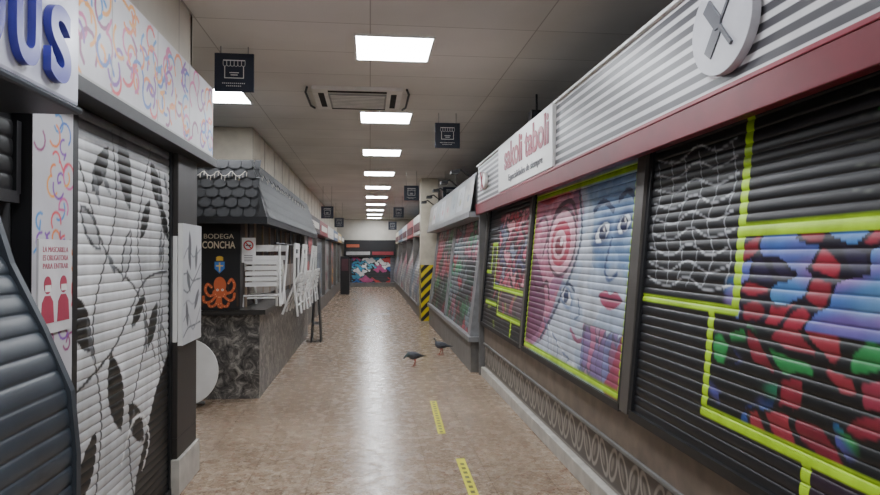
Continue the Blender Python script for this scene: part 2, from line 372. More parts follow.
def art2(c):
    c.rect(3.3,5.65,.6,2.1,'a3b0c0')
    c.blob([(5.7,2.02),(4.95,2.02),(4.3,1.99),(4.38,1.6),(4.7,1.25),(4.95,.95),(5.3,.75),(5.7,.7)],'b8748c')
    c.cells(4.35,5.62,.72,1.98,.3,.14,['c98ca2','a85870','d8a4b4','93506c','bf6a80','7c5a84',None],3,0,warp=.06,a=.5,shear=.5)
    c.blob([(5.6,1.5),(5.25,1.35),(5.05,1.1),(5.2,.86),(5.65,.8)],'6d3c5a')
    c.ell(4.76,1.6,.37,.27,'3c1c30',a=.9); c.ell(4.76,1.6,.335,.24,'dca8b8'); c.ell(4.78,1.59,.25,.175,'b03450'); c.ell(4.8,1.58,.17,.115,'e2b8c2'); c.ell(4.8,1.57,.11,.075,'7a1c34'); c.ell(4.75,1.6,.04,.03,'f0dce2')
    c.curve([(5.15,1.62),(4.95,1.85),(4.6,1.9),(4.42,1.76)],.04,'4a1c34')
    c.curve([(5.5,1.3),(5.3,1.2),(5.05,1.28),(4.95,1.15)],.04,'4c2038')
    c.curve([(5.55,1.75),(5.3,1.82),(5.15,1.7),(5.25,1.5)],.035,'5c2844')
    c.blob([(5.55,1.98),(5.2,1.92),(4.9,1.96),(4.6,1.95),(4.9,2.01),(5.5,2.02)],'b83448')
    c.blob([(4.4,1.99),(4.25,1.75),(4.33,1.45),(4.65,1.15),(5.05,.82),(5.35,.7),(4.4,.7),(3.38,.7),(3.36,1.3),(3.36,2.02),(4.0,2.02)],'bcc4d2')
    c.cells(3.38,4.4,.72,1.98,.3,.2,['9cb4ce','a8bcd4','d0d6e0','8ea6c6',None,None],8,0,warp=.06,a=.45,shear=-.5)
    c.blob([(4.25,1.98),(4.1,1.8),(4.05,1.55),(3.85,1.4),(3.6,1.45),(3.38,1.35),(3.38,2.0)],'7396c0',aa=.06,a=.85)
    c.cells(3.4,4.05,1.4,1.98,.2,.12,['6488b8','86a6cc','5a80b0',None,None],12,0,warp=.05,a=.5,shear=.6)
    c.curve([(4.42,1.95),(4.3,1.6),(4.6,1.22),(5.1,.82)],.035,'38465f')
    c.ell(3.9,1.64,.17,.09,'2c3f70',-.3,aa=.04,a=.8); c.ell(3.9,1.64,.12,.055,'e2eaf2',-.3);c.ell(3.89,1.64,.065,.052,'16204a');c.ell(3.87,1.66,.02,.014,'ffffff')
    c.ell(3.56,1.68,.14,.08,'2c3f70',-.3,aa=.04,a=.8); c.ell(3.56,1.68,.095,.048,'e2eaf2',-.3);c.ell(3.56,1.68,.055,.046,'16204a');c.ell(3.545,1.7,.016,.012,'ffffff')
    c.curve([(4.08,1.79),(3.92,1.84),(3.74,1.77)],.04,'233764');c.curve([(3.66,1.83),(3.54,1.87),(3.43,1.82)],.04,'233764')
    c.curve([(3.73,1.6),(3.8,1.42),(3.72,1.35),(3.6,1.39)],.028,'3c5280',aa=.012)
    c.blob([(3.86,1.25),(3.76,1.285),(3.68,1.265),(3.6,1.285),(3.49,1.24),(3.62,1.18),(3.76,1.185)],'a84868'); c.curve([(3.86,1.243),(3.7,1.236),(3.49,1.24)],.012,'4c2a4a')
    c.ell(4.52,1.2,.17,.08,'7a8eb2',.3,aa=.02); c.ell(4.52,1.2,.13,.052,'e6e9ee',.3); c.ell(4.52,1.2,.06,.05,'2c3a62'); c.curve([(4.7,1.15),(4.52,1.29),(4.34,1.25)],.024,'33415f')
    c.curve([(4.35,.98),(4.2,.92),(4.05,.96)],.034,'a0607c'); c.curve([(4.25,1.2),(4.2,1.1),(4.28,1.06)],.018,'5c6c8e')
    for k in range(7): c.curve([(5.05-.14*k,1.0-.05*k),(4.9-.14*k,.9-.03*k),(4.85-.12*k,.76)],.016,['6b7b9c','e0e4ea'][k%2])
    c.cells(3.4,4.1,.72,1.05,.09,.3,['b4527a','74508e','b884a0','6a6aa0',None,'8a3c66'],19,.008,'3a2a4a',.015,a=.85)
    c.blob([(3.36,.7),(3.38,1.12),(3.48,1.0),(3.56,.85),(3.66,.7)],'983a58')
    c.stroke([(3.42,.72),(5.6,.72),(5.6,2.0),(3.42,2.0)],.045,YG,True)
shutter(3.38,5.63,.68,2.06,xr,1,art2,'8fa6bd',du=.007,rails='black_metal')

def art1(c):
    R=random.Random(9)
    c.poly([(5.8,1.17),(5.8,1.95),(7.15,1.95),(7.15,1.17)],'a4465c')
    c.cells(5.8,7.15,1.17,1.95,.26,.13,['c9667c','8e3048','d8909c','5b5a7e','b43a4c','7a88a0','a4465c'],4,.022,'1c1418',.07,shear=.5)
    c.rect(5.8,6.9,.9,1.12,'5a4a52'); 
    for k in range(14):
        u=R.uniform(5.85,7.5);v=R.uniform(.72,1.1); c.ell(u,v,R.uniform(.05,.14),R.uniform(.015,.04),R.choice(['b05a68','8aa03a','c8c8c8','3a4a3a']),R.uniform(-1,1),aa=.02,a=.8)
    for k in range(6): c.stroke([(7.65,1.3+k*.1),(7.25,1.3+k*.1)],.012,'8a8f94')
    for a in ([(5.8,1.14),(7.2,1.14)],[(7.2,1.14),(7.2,1.62)],[(7.2,1.62),(7.45,1.62)],[(7.45,1.62),(7.45,1.3)],[(7.45,1.3),(7.7,1.3)],[(5.8,.86),(6.9,.86)],[(6.9,.86),(6.9,1.14)],[(6.2,.7),(6.2,.86)],[(7.6,.95),(7.0,.95)]):
        c.stroke(a,.045,YG)
shutter(5.74,7.78,.68,2.06,xr,1,art1,'1b1c1f',du=.01,rails='black_metal')

g=MB()
g.box(1.6,3.28,-1.5,7.85,.02,2.5,M_dark); g.box(1.5,3.28,-1.5,7.85,2.5,2.56,mat('stall_roof','4e4e4e',.8))
for a,b in ((3.255,3.36),(5.645,5.72),(7.8,7.9)):
    g.add([(1.345,a,.66),(1.345,b,.66),(1.46,b,2.05),(1.46,a,2.05),(1.6,a,.66),(1.6,b,.66),(1.6,b,2.05),(1.6,a,2.05)],
          [(0,1,2,3),(4,7,6,5),(0,4,5,1),(3,2,6,7),(1,5,6,2),(0,3,7,4)],mat('post_bronze','5c5854',.4,.3,.15))
g.box(1.36,1.6,7.9,7.96,0,2.05,MATS['rail_grey'])
g.obj('market_stall_structure')
g=MB()
g.box(1.40,1.595,-1.5,7.79,.42,.645,M_brown); g.box(1.385,1.595,-1.5,7.79,.40,.425,MATS['rail_grey'])
g.box(1.43,1.595,-1.5,7.89,.1,.40,mat('plinth_back','4d4946',.6))
g.box(1.375,1.595,-1.5,7.89,0,.11,M_kerb); 
pl=g.obj('stall_plinth',bevel=.006)
def artp(c):
    k=0; y=1.1
    while y<7.9:
        r=1.15 if k%2==0 else -1.15
        c.ell(y,.262,.115,.062,'9a938a',r); c.ell(y,.262,.088,.04,'544d47',r); c.ell(y+.01,.262,.05,.018,'7f7870',r)
        y+=.15;k+=1
    c.rect(0,9,.385,.42,'8f8982'); c.rect(0,9,.1,.135,'8f8982')
sheet('decorative_panel',np.linspace(1.0,7.88,1150),np.linspace(.115,.4,42),lambda U,V:(U*0+1.424,U,V),artp,'57504b',PF,pl)

# fascia
FX=1.33
def artf(c):
    for k in range(8):
        v=2.152+k*.056; c.rect(-2,4.6,v,v+.031,'3c3b41',aa=.003)
        c.rect(6.42,7.9,v,v+.031,'525156',aa=.003)
fb=sheet('shop_fascia_sign',np.linspace(.9,7.86,700),np.linspace(2.12,2.6,200),lambda U,V:(FX+(V-2.12)*.02,U,V),artf,'cdccce',PG)
g=MB(); g.box(FX+.02,1.75,.9,7.86,2.09,2.61,mat('fascia_body','7f7f82',.5)); g.box(FX-.02,FX+.03,.9,7.88,1.995,2.12,M_red); g.box(FX-.025,FX+.03,.9,7.88,2.11,2.13,mat('maroon_trim','8a3844',.35))
g.box(FX-.01,FX+.03,.9,7.88,2.595,2.615,M_white)
g.obj('fascia_box',parent=fb,bevel=.004)
M_mar=mat('maroon_letters','8a1430',.4); M_gl=mat('grey_letters','6b6b70',.5)
g=MB(); g.box(FX-.022,FX+.01,4.5,6.45,2.14,2.59,M_white); g.obj('name_board',parent=fb)
text('sakoli taboli',(FX-.026,5.36,2.43),'R',.33,M_mar,fb,width=1.56,off=.008)
text('Especialidades de siempre',(FX-.026,5.36,2.23),'R',.085,M_gl,fb,width=1.2)
def badge(y,z,ry,rz,m1,m2):
    g=MB(); P=[(y+ry*math.cos(t),z+rz*math.sin(t)) for t in np.linspace(0,2*math.pi,49)[:-1]]
    g.ext(P,'x',FX-.035,FX,m1)
    for s in (-1,1):
        a=math.radians(52*s); d=(math.cos(a),math.sin(a)); n=(-d[1],d[0]); L=ry*.66; w=ry*.14
        g.ext([(y+d[0]*L*p+n[0]*w*q,z+d[1]*L*p*.9+n[1]*w*q) for p,q in ((-1,-.3),(-.1,-.3),(0,-1),(1,-1),(1,1),(0,1),(-.1,.3),(-1,.3))],'x',FX-.042-.002*s,FX-.03,m2)
    return g.obj('round_shop_badge',parent=fb,bevel=.002)
badge(2.25,2.36,.205,.185,mat('badge_grey','b4b4ba',.4),mat('badge_dark','4d4e55',.4))
badge(7.35,2.36,.2,.1,MATS['white_plastic'],M_mar)

# --- second stall on the right
def artA(c):
    c.cells(8.2,13.7,.4,2.0,.5,.22,['3f7a58','a83848','6f7a80','2f4a40','b06878','4c9a70','30303a','7a868e','7a3040'],21,.02,'1c1c22',.12,shear=1.0)
    R=random.Random(2)
    for k in range(6): c.stroke([(8.4+k*.9,.4),(9.0+k*.9,1.95)],.03,R.choice(['1c1c22','2e9a68','c04050']))
xa=lambda z: 1.30+(z-.4)*.12
shutter(8.35,10.9,.45,1.98,xa,1,artA,'55605e',du=.02,rails='steel',rw=.09,pitch=.07,amp=.01)
shutter(11.1,13.6,.45,1.98,xa,1,artA,'6a6a70',du=.02,rails='steel',rw=.09,pitch=.07,amp=.01)
g=MB()
g.box(1.55,3.28,8.0,14.0,.02,2.5,M_dark); g.box(1.28,1.6,8.1,13.9,0,.43,mat('grey_plinth','6f6c68',.5,.1,.2)); g.box(1.24,1.6,8.0,13.9,.40,.46,MATS['steel'])
g.box(1.24,1.5,8.0,14.0,1.98,2.05,MATS['steel'])
for yy in (8.1,10.95,13.75):
    g.add([(1.27,yy,.46),(1.27,yy+.12,.46),(1.46,yy+.12,2.0),(1.46,yy,2.0),(1.6,yy,.46),(1.6,yy+.12,.46),(1.6,yy+.12,2.0),(1.6,yy,2.0)],
          [(0,1,2,3),(4,7,6,5),(0,4,5,1),(3,2,6,7),(1,5,6,2),(0,3,7,4)],MATS['steel'])
g.obj('market_stall_structure')
def artfa(c):
    R=random.Random(4)
    for k in range(8):
        y=8.0+k*.75; c.rect(y+.05,y+.68,2.12,2.47,R.choice(['a8acb0','97938c','b9b9b9','878f94']))
        c.stroke([(y+.1,2.2),(y+.35,2.4),(y+.6,2.2)],.02,'5f5f64'); c.ell(y+.35,2.25,.1,.05,R.choice(['a04a4a','55606a','7a7a50']))
f2=sheet('shop_fascia_sign',np.linspace(8.0,14.0,300),np.linspace(2.06,2.52,40),lambda U,V:(1.26+(V-2.06)*.15,U,V),artfa,'7f7f80',PG)
g=MB(); g.box(1.34,1.8,8.0,14.0,2.06,2.55,MATS['fascia_body']); 
for k in range(5): g.tube([(1.3,8.3+k*1.2,2.53),(1.18,8.3+k*1.2,2.62),(1.1,8.3+k*1.2,2.6)],.012,M_black); g.box(1.05,1.15,8.2+k*1.2,8.4+k*1.2,2.56,2.6,M_black)
g.obj('fascia_box',parent=f2)
g=MB(); g.tube([(1.75,6.6,CZ),(1.75,6.6,3.0)],.012,M_black); g.box(1.68,1.82,6.53,6.67,2.78,3.02,M_black); g.box(1.695,1.805,6.525,6.53,2.8,3.0,MATS['dark_steel'])
g.obj('hanging_loudspeaker',bevel=.008)

# column with hazard stripes
cm=mat('column_cream','bdb5a3',.6)
g=MB(); g.box(1.12,1.5,14.1,14.5,0,CZ,cm); col=g.obj('column')
def haz(c):
    for k in range(-4,16):
        b=k*.22; c.poly([(-.1,b),(.6,b+.7),(.6,b+.81),(-.1,b+.11)],'d8c21c')
sheet('hazard_stripes',np.linspace(0,.38,24),np.linspace(.04,1.28,80),lambda U,V:(1.12+U,U*0+14.095,V),haz,'16161a',PF,col)
sheet('hazard_stripes_side',np.linspace(0,.4,24),np.linspace(.04,1.28,80),lambda U,V:(U*0+1.115,14.1+U,V),haz,'16161a',PF,col)

# far right stalls
xb=lambda z: np.interp(z,[.3,.7,1.1,1.5,2.0],[1.12,1.12,1.2,1.34,1.45])
def randart(seed,y0,y1,cols,base):
    def f(c):
        c.cells(y0,y1,.3,2.0,.5,.25,list(cols)+[None,None],seed,.0,'2a2a2e',.12,a=.8,shear=.8)
    return f
yy=14.9
for k in range(5):
    y0=yy+k*3.1; y1=y0+2.75
    shutter(y0,y1,.35,1.98,xb,1,randart(k+30,y0,y1,['9a9a98','b0a8a0','7c6a6a','a8485a','6a8090','c9c6c0'],0),'7b7a78',du=.03,rails='steel',rw=.1,pitch=.07,amp=.01)
    g=MB(); g.box(1.55,3.28,y0-.2,y1+.14,.02,2.5,M_dark); g.box(1.16,1.55,y0-.2,y1+.14,0,.31,MATS['grey_plinth'])
    g.box(1.2,1.55,y0-.2,y0-.06,.31,2.0,MATS['grey_plinth'])
    cc=['d6d6d2','b04a50','c8ccd0','6a86a0','c8c0a8'][k]
    g.box(1.2,1.8,y0-.2,y1+.14,2.02,2.5,mat('far_sign_%d'%k,cc,.4)); g.box(1.18,1.2,y0+.1,y1-.2,2.1,2.3,mat('far_sign_text','5a3038',.5))
    g.obj('market_stall_structure')

# ================================================================= LEFT SIDE
g=MB()
g.box(-3.28,-1.3,-2.4,4.62,0,CZ-.01,mat('block_core','2c2c2e',.8))
g.obj('market_stall_structure')
def artu(c):
    for k in range(14): c.rect(-2.4+k*.75-.004,-2.4+k*.75+.004,2.6,3.3,'7c776f')
sheet('upper_wall_panels',np.linspace(-2,4.66,500),np.linspace(2.6,3.19,12),lambda U,V:(U*0-1.25,U,V),artu,'b8b1a4',PF)
g=MB(); g.box(-1.3,-1.255,-2.4,4.66,2.6,3.19,M_cream); g.box(-3.28,-1.25,4.62,4.67,2.2,3.19,M_cream); g.obj('trim_1')

def squig(c,u0,u1,v0,v1,n,seed,s=.05,w=.012):
    R=random.Random(seed); cols=['e0782a','2f64b8','c8508e','7a3aa0','d83a4a','3a86c8','e69a3a','8a2f6a']
    for k in range(n):
        u=R.uniform(u0+s*.5,u1-s*.5);v=R.uniform(v0+s*.5,v1-s*.5);a=R.uniform(0,6.28);st=R.choice([1,1,2]);r=s*R.uniform(.5,1)
        c1=R.choice(cols); A=R.uniform(2.5,5)
        c.stroke([(u+r*math.cos(a+t),v+r*math.sin(a+t)) for t in np.linspace(0,A,9)],w,c1)
        if st==2:
            p=(u+r*math.cos(a+A),v+r*math.sin(a+A)); c.stroke([p,(p[0]+R.uniform(-1,1)*s,p[1]+R.uniform(-1,1)*s)],w,c1)
def artb(c):
    squig(c,2.2,4.85,2.24,2.7,90,11,.085,.02)
    for y in (3.0,3.62,4.24): c.rect(y-.005,y+.005,2.2,2.75,'8a8a8a')
    c.rect(2,5,2.2,2.228,'a5a3a0'); 
bd=sheet('shop_fascia_sign',np.linspace(2.37,4.85,540),np.linspace(2.2,2.72,110),lambda U,V:(U*0-1.15,U,V),artb,'cdcbcf',PG)
g=MB(); g.box(-1.29,-1.155,2.37,4.85,2.2,2.725,M_white); g.box(-1.29,-1.12,2.37,4.85,2.14,2.2,M_black); g.obj('fascia_box',parent=bd,bevel=.003)

def artl(c):
    R=random.Random(2)
    for k in range(10): c.ell(R.uniform(2.8,4.2),R.uniform(.1,2.1),.3,.2,R.choice(['b0b2b4','9fa2a5','c0c2c4']),aa=.25,a=.6)
    st=[[(3.0,.1),(3.15,.7),(3.05,1.2),(3.3,1.7),(3.25,2.1)],[(3.6,.1),(3.5,.6),(3.75,1.1),(3.6,1.6),(3.8,2.1)],[(4.1,.5),(3.95,1.0),(4.05,1.6),(3.95,2.0)],[(2.85,.9),(3.3,1.05),(3.7,1.35),(4.1,1.4)],[(2.9,1.9),(3.2,1.5),(3.6,1.3),(3.9,.9)]]
    for s in st: c.curve(s,.015,'101113')
    L=[(2.93,1.2,.34,.16,2.2),(3.42,1.93,.42,.17,1.9),(3.45,1.5,.28,.1,1.2),(3.32,.82,.44,.19,1.9),(3.72,1.7,.28,.1,1.0),(3.9,1.9,.34,.14,2.2),(3.02,1.62,.28,.1,2.4),(3.0,.55,.34,.14,1.0),
       (3.6,.6,.34,.15,2.3),(3.85,1.1,.3,.12,1.0),(4.05,.95,.3,.12,2.0),(3.12,1.9,.3,.12,.9),(4.05,1.7,.26,.1,2.2),(3.62,1.2,.26,.09,.7)]
    for i,l in enumerate(L):
        if i%4==2: c.leaf(l[0],l[1],l[2]+.02,l[3]+.02,l[4],'2a2c30'); c.leaf(l[0],l[1],l[2]-.02,l[3]-.02,l[4],'b4b6b9')
        else: c.leaf(*l,'08090a')
    for k in range(12): c.leaf(R.uniform(2.85,4.1),R.uniform(.2,2.0),R.uniform(.14,.22),.04,R.uniform(.7,2.5),'5c5f63')
    c.poly([(4.2,.95),(3.9,.7),(3.6,.3),(3.5,0),(4.2,0)],'101113')
    c.curve([(3.4,.45),(3.55,.62),(3.72,.6),(3.8,.45),(3.7,.32)],.02,'e0e0e0')
    c.rect(2.8,4.2,2.02,2.2,'3c3e42',a=.85)
shutter(2.84,4.16,.04,2.14,lambda z:-1.25+0*z,-1,artl,'d6d7d9',du=.006,rails='black_metal')
g=MB()
g.box(-1.3,-1.2,4.18,4.62,1.62,2.2,mat('post_dark','2a2624',.5)); g.box(-1.3,-1.2,4.18,4.62,.35,.95,MATS['post_dark']); g.box(-1.3,-1.18,4.16,4.64,0,.22,M_kerb); g.box(-1.3,-1.2,4.18,4.62,.22,.35,MATS['post_dark'])
g.box(-1.3,-1.205,4.18,4.62,.95,1.62,M_white)
po=g.obj('shop_pillar',bevel=.004)
def artpo(c):
    R=random.Random(6)
    for k in range(6):
        v=.98+k*.1; c.curve([(4.2,v),(4.3,v+.08*R.uniform(-1,1)),(4.42,v+.08*R.uniform(-1,1)),(4.6,v+.06)],.012,R.choice(['7f8288','5f6268','989aa0']))
    for k in range(6): c.leaf(R.uniform(4.25,4.55),R.uniform(1,1.6),.18,.06,R.uniform(.7,2.4),'55585c')
sheet('painted_panel',np.linspace(4.18,4.62,70),np.linspace(.93,1.7,110),lambda U,V:(U*0-1.17,U,V),artpo,'bcbec1',PF,po)
g=MB(); g.box(-1.2,-1.172,4.18,4.62,.93,1.7,M_white); g.box(-1.3,-1.19,4.62,4.64,.93,1.7,M_white); g.obj('panel_body',parent=po)
def artgp(c):
    squig(c,2.5,2.8,1.1,2.08,44,17,.05,.011)
gp=sheet('painted_side_panel',np.linspace(2.48,2.8,80),np.linspace(.02,2.1,400),lambda U,V:(U*0-1.225,U,V),artgp,'c0bec3',PF)
g=MB(); g.box(-1.295,-1.228,2.48,2.8,.02,2.1,M_black); g.obj('panel_body',parent=gp)
g=MB(); g.box(-1.224,-1.216,2.51,2.77,1.2,1.56,mat('notice_paper','d2d0d2',.5)); 
no=g.obj('mask_notice')
M_pk=mat('notice_red','a83a52',.5)
for i,t in enumerate(['LA MASCARILLA','ES OBLIGATORIA','PARA ENTRAR']): text(t,(-1.2155,2.64,1.52-i*.032),'L',.03,M_pk,no,width=.2,ext=.0005)
g=MB()
for cy in (2.577,2.703):
    P=[(cy+.028*math.cos(t),1.385+.034*math.sin(t)) for t in np.linspace(0,2*math.pi,21)[:-1]]; g.ext(P,'x',-1.216,-1.2145,M_pk)
    g.ext([(cy-.05,1.24),(cy+.05,1.24),(cy+.042,1.32),(cy+.02,1.345),(cy-.02,1.345),(cy-.042,1.32)],'x',-1.216,-1.2145,M_pk)
    g.ext([(cy-.022,1.36),(cy+.022,1.36),(cy+.022,1.385),(cy-.022,1.385)],'x',-1.2145,-1.213,M_white)
g.obj('people_pictograms',parent=no)

# near bulging shutter
PX=[-.95,-.95,-.97,-1.02,-1.13,-1.21,-1.22]; PZ=[0,.89,1.07,1.2,1.42,1.6,1.7]
xl=lambda z: np.interp(z,PZ,PX)
shutter(-1.5,2.18,.04,1.68,xl,-1,None,'343c45',pitch=.06,amp=.008,du=.05,rails='dark_steel',rw=.03)
shutter(-1.5,2.44,1.72,1.98,lambda z:-1.27+0*z,-1,None,'101113',pitch=.06,du=.05,rails='black_metal',rw=.03,material=PF)
g=MB(); g.ext([(-1.295,0)]+[(x-.012,z) for x,z in zip(PX,PZ)]+[(-1.295,1.7)],'y',2.197,2.215,mat('cheek_dark','24282e',.6)); g.obj('shutter_side_cheek')
g=MB(); g.box(-1.29,-1.0,-1.0,2.33,2.01,2.62,mat('sign_white','cccddc',.3)); g.box(-1.29,-.99,-1.0,2.34,1.985,2.01,MATS['dark_steel'])
sb=g.obj('illuminated_shop_sign',bevel=.012)
M_pur=mat('blue_letters','38389a',.3)
for ch,y in (('O',1.76),('U',1.95),('S',2.14)): text(ch,(-.985,y,2.155),'L',.32,M_pur,sb,width=.135,ext=.012,off=.01,name='letter_'+ch)

# ---------------------------------------------------------------- recess / booth
g=MB(); g.box(-3.28,-1.55,8.7,30.4,2.5,3.19,mat('upper_wall','c0b8a8',.7)); 
for k in range(22): g.box(-1.55,-1.545,8.7+k*.95,8.71+k*.95,2.51,3.18,mat('joint','9a9388',.8))
g.obj('upper_wall_box')
BX,BY0,BY1=-1.15,6.88,12.2
stone=bpy.data.materials.new('mottled_marble'); stone.use_nodes=True
nt=stone.node_tree; b=nt.nodes['Principled BSDF']; tc=nt.nodes.new('ShaderNodeTexCoord'); nz=nt.nodes.new('ShaderNodeTexNoise'); nz.inputs['Scale'].default_value=9; nz.inputs['Detail'].default_value=9; nz.inputs['Distortion'].default_value=.9; nz.inputs['Roughness'].default_value=.75
nt.links.new(tc.outputs['Object'],nz.inputs['Vector']); r=nt.nodes.new('ShaderNodeValToRGB'); r.color_ramp.elements[0].position=.38; r.color_ramp.elements[1].position=.64
r.color_ramp.elements[0].color=lin(h('2c2b2a'))+(1,); r.color_ramp.elements[1].color=lin(h('aaa69e'))+(1,); e=r.color_ramp.elements.new(.5); e.color=lin(h('5e5b58'))+(1,)
nt.links.new(nz.outputs['Fac'],r.inputs['Fac']); nt.links.new(r.outputs['Color'],b.inputs['Base Color']); b.inputs['Roughness'].default_value=.35
g=MB()
g.box(-2.9,BX,BY0,BY1,0,.88,stone); g.box(-2.9,BX+.07,BY0-.08,BY1,.88,.93,mat('counter_slate','343230',.3))
wood=mat('dark_wood','2a211f',.5,0,.3,12)
g.box(-2.9,-1.36,BY0+.08,BY1-.1,.93,1.95,wood)
for k in range(9): g.box(-1.36,-1.34,BY0+.3+k*.55,BY0+.34+k*.55,.93,1.9,mat('pale_wood','8d7a68',.5))
g.box(-1.36,-1.345,BY0+.5,BY1-.3,1.0,1.35,mat('bar_shelf','8a8078',.4))
g.tube([(-1.035,7.2,1.63),(-1.035,11.0,1.63)],.012,M_black)
for k in range(4): g.tube([(-1.035,7.3+k*1.2,1.63),(-1.035,7.3+k*1.2,1.85)],.008,M_black)
sh=mat('black_shingle','1a1b1f',.6,0,.3,8)
z0,z1=1.87,2.48; xo,xi=-1.02,-1.22; yo,yi=6.5,6.78; ye=12.6
g.quad((xo,yo,z0),(xo,ye,z0),(xi,ye,z1),(xi,yi,z1),sh); g.quad((-3.0,yo,z0),(xo,yo,z0),(xi,yi,z1),(-3.0,yi,z1),sh)
g.quad((-3.0,yo,z0),(xo,yo,z0),(xo,ye,z0),(-3.0,ye,z0),sh); g.quad((-3.0,yi,z1),(xi,yi,z1),(xi,ye,z1),(-3.0,ye,z1),sh)
g.quad((xo,ye,z0),(-3,ye,z0),(-3,ye,z1),(xi,ye,z1),sh); g.quad((-3,yo,z0),(-3,ye,z0),(-3,ye,z1),(-3,yi,z1),sh)
g.box(-3.0,xo+.005,yo-.005,yo+.02,z0-.06,z0+.01,sh); g.box(xo-.02,xo+.005,yo,ye,z0-.06,z0+.01,sh)
def shingles(P0,U,Wv,nu,nv,off):
    P0,U,Wv,off=map(Vector,(P0,U,Wv,off)); w=1/nu; hgt=1/nv
    for j in range(nv):
        for i in range(nu):
            a=(i+(.5 if j%2 else 0))*w; b2=min(a+w*.92,1); t=(j+1.05)*hgt; lo=j*hgt
            if a>=1: continue
            pts=[(a,t),(b2,t),(b2,lo+hgt*.3),(a+(b2-a)*.75,lo+.02*hgt),(a+(b2-a)*.25,lo+.02*hgt),(a,lo+hgt*.3)]
            k=[1,1,2.2,2.4,2.4,2.2]
            g.add([P0+U*p+Wv*min(q,1)+off*kk for (p,q),kk in zip(pts,k)],[(0,1,2,3,4,5)],sh)
shingles((-2.9,yo,z0),(1.78,0,0),(0,.28,.61),14,6,(0,-.005,.002)); shingles((xo,yo+.15,z0),(0,6.0,0),(-.2,0,.61),48,6,(.005,0,.002))
booth=g.obj('bar_kiosk')
g=MB(); P=[];mb=mat('warm_bulb','d8d0c4',.4,0,0)
for i in range(41):
    x=-1.95+i*.0175; zz=2.36-.06*abs(math.sin(i*.4)); y=6.78-(2.48-zz)*.46-.03; P.append((x,y,zz))
    if i%2==0: g.tube([(x,y,zz),(x,y-.01,zz-.045)],.004,mb,6)
P2=[]
for i in range(81):
    y=6.8+i*.06; zz=2.39-.06*abs(math.sin(i*.5)); x=-1.22+(2.48-zz)*.33+.02; P2.append((x,y,zz))
    if i%3==0: g.tube([(x,y,zz),(x+.01,y,zz-.04)],.003,mb,6)
g.tube(P,.003,mb,5); g.tube(P2,.003,M_black,5); g.obj('fairy_lights',parent=booth)
def artoc(c):
    for k in range(5): c.curve([(-1.7+k*.08,1.2),(-1.68+k*.08,1.05),(-1.72+k*.09,.98)],.02,'3a2a20')
    c.ell(-1.54,1.47,.035,.018,'d9b040'); c.rect(-1.575,-1.505,1.44,1.46,'d9b040')
    c.poly([(-1.59,1.43),(-1.49,1.43),(-1.49,1.36),(-1.54,1.31),(-1.59,1.36)],'3a74c0'); c.rect(-1.546,-1.534,1.33,1.42,'e0c050'); c.rect(-1.575,-1.505,1.382,1.394,'e0c050')
    O='c4623a'
    c.ell(-1.535,1.19,.062,.085,O,.1); c.ell(-1.535,1.11,.075,.05,O)
    T=[[(-1.58,1.1),(-1.64,1.08),(-1.68,1.14),(-1.66,1.2),(-1.62,1.17)],[(-1.57,1.08),(-1.63,1.02),(-1.69,1.02),(-1.7,1.07)],[(-1.55,1.07),(-1.58,.99),(-1.63,.97),(-1.65,1.0)],
       [(-1.53,1.07),(-1.52,.99),(-1.47,.97),(-1.45,1.0)],[(-1.5,1.08),(-1.44,1.03),(-1.4,1.05),(-1.39,1.1)],[(-1.49,1.1),(-1.42,1.12),(-1.39,1.19),(-1.42,1.25),(-1.45,1.21)],[(-1.54,1.07),(-1.55,.98),(-1.52,.96)]]
    for t in T: c.curve(t,.026,O)
    for t in T:
        for p in smooth(t)[::4]: c.ell(p[0],p[1]-.004,.005,.005,'f0a878')
    c.ell(-1.56,1.14,.012,.012,'f5e6d0');c.ell(-1.51,1.14,.012,.012,'f5e6d0');c.ell(-1.56,1.14,.005,.005,'101010');c.ell(-1.51,1.14,.005,.005,'101010')
pb=sheet('octopus_poster_board',np.linspace(-1.75,-1.345,130),np.linspace(.945,1.745,240),lambda U,V:(U,U*0+6.80,V),artoc,'1c1c1e',PF)
g=MB(); g.box(-1.76,-1.335,6.803,6.83,.935,1.755,M_black); g.obj('board_back',parent=pb)
M_lt=mat('cream_letters','d9cdb6',.5); text('BODEGA',(-1.55,6.797,1.69),'F',.07,M_lt,pb,width=.3,ext=.001); text('CONCHA',(-1.55,6.797,1.60),'F',.1,M_lt,pb,width=.33,ext=.001,off=.002)
def artns(c):
    c.ring(-1.262,1.60,.045,.045,.013,'c8202a'); c.rect(-1.29,-1.235,1.595,1.607,'1a1a1a'); c.stroke([(-1.292,1.632),(-1.232,1.568)],.011,'c8202a')
    for k in range(4): c.rect(-1.305,-1.22,1.49-.018*k,1.497-.018*k,'4a4a4a')
ns=sheet('no_smoking_sign',np.linspace(-1.33,-1.19,70),np.linspace(1.42,1.68,120),lambda U,V:(U,U*0+6.86,V),artns,'e8e8e8',PF)
g=MB(); g.box(-1.33,-1.19,6.862,6.875,1.42,1.68,M_white); g.tube([(-1.26,6.868,1.68),(-1.26,6.868,1.84)],.006,M_black); g.obj('sign_back',parent=ns)
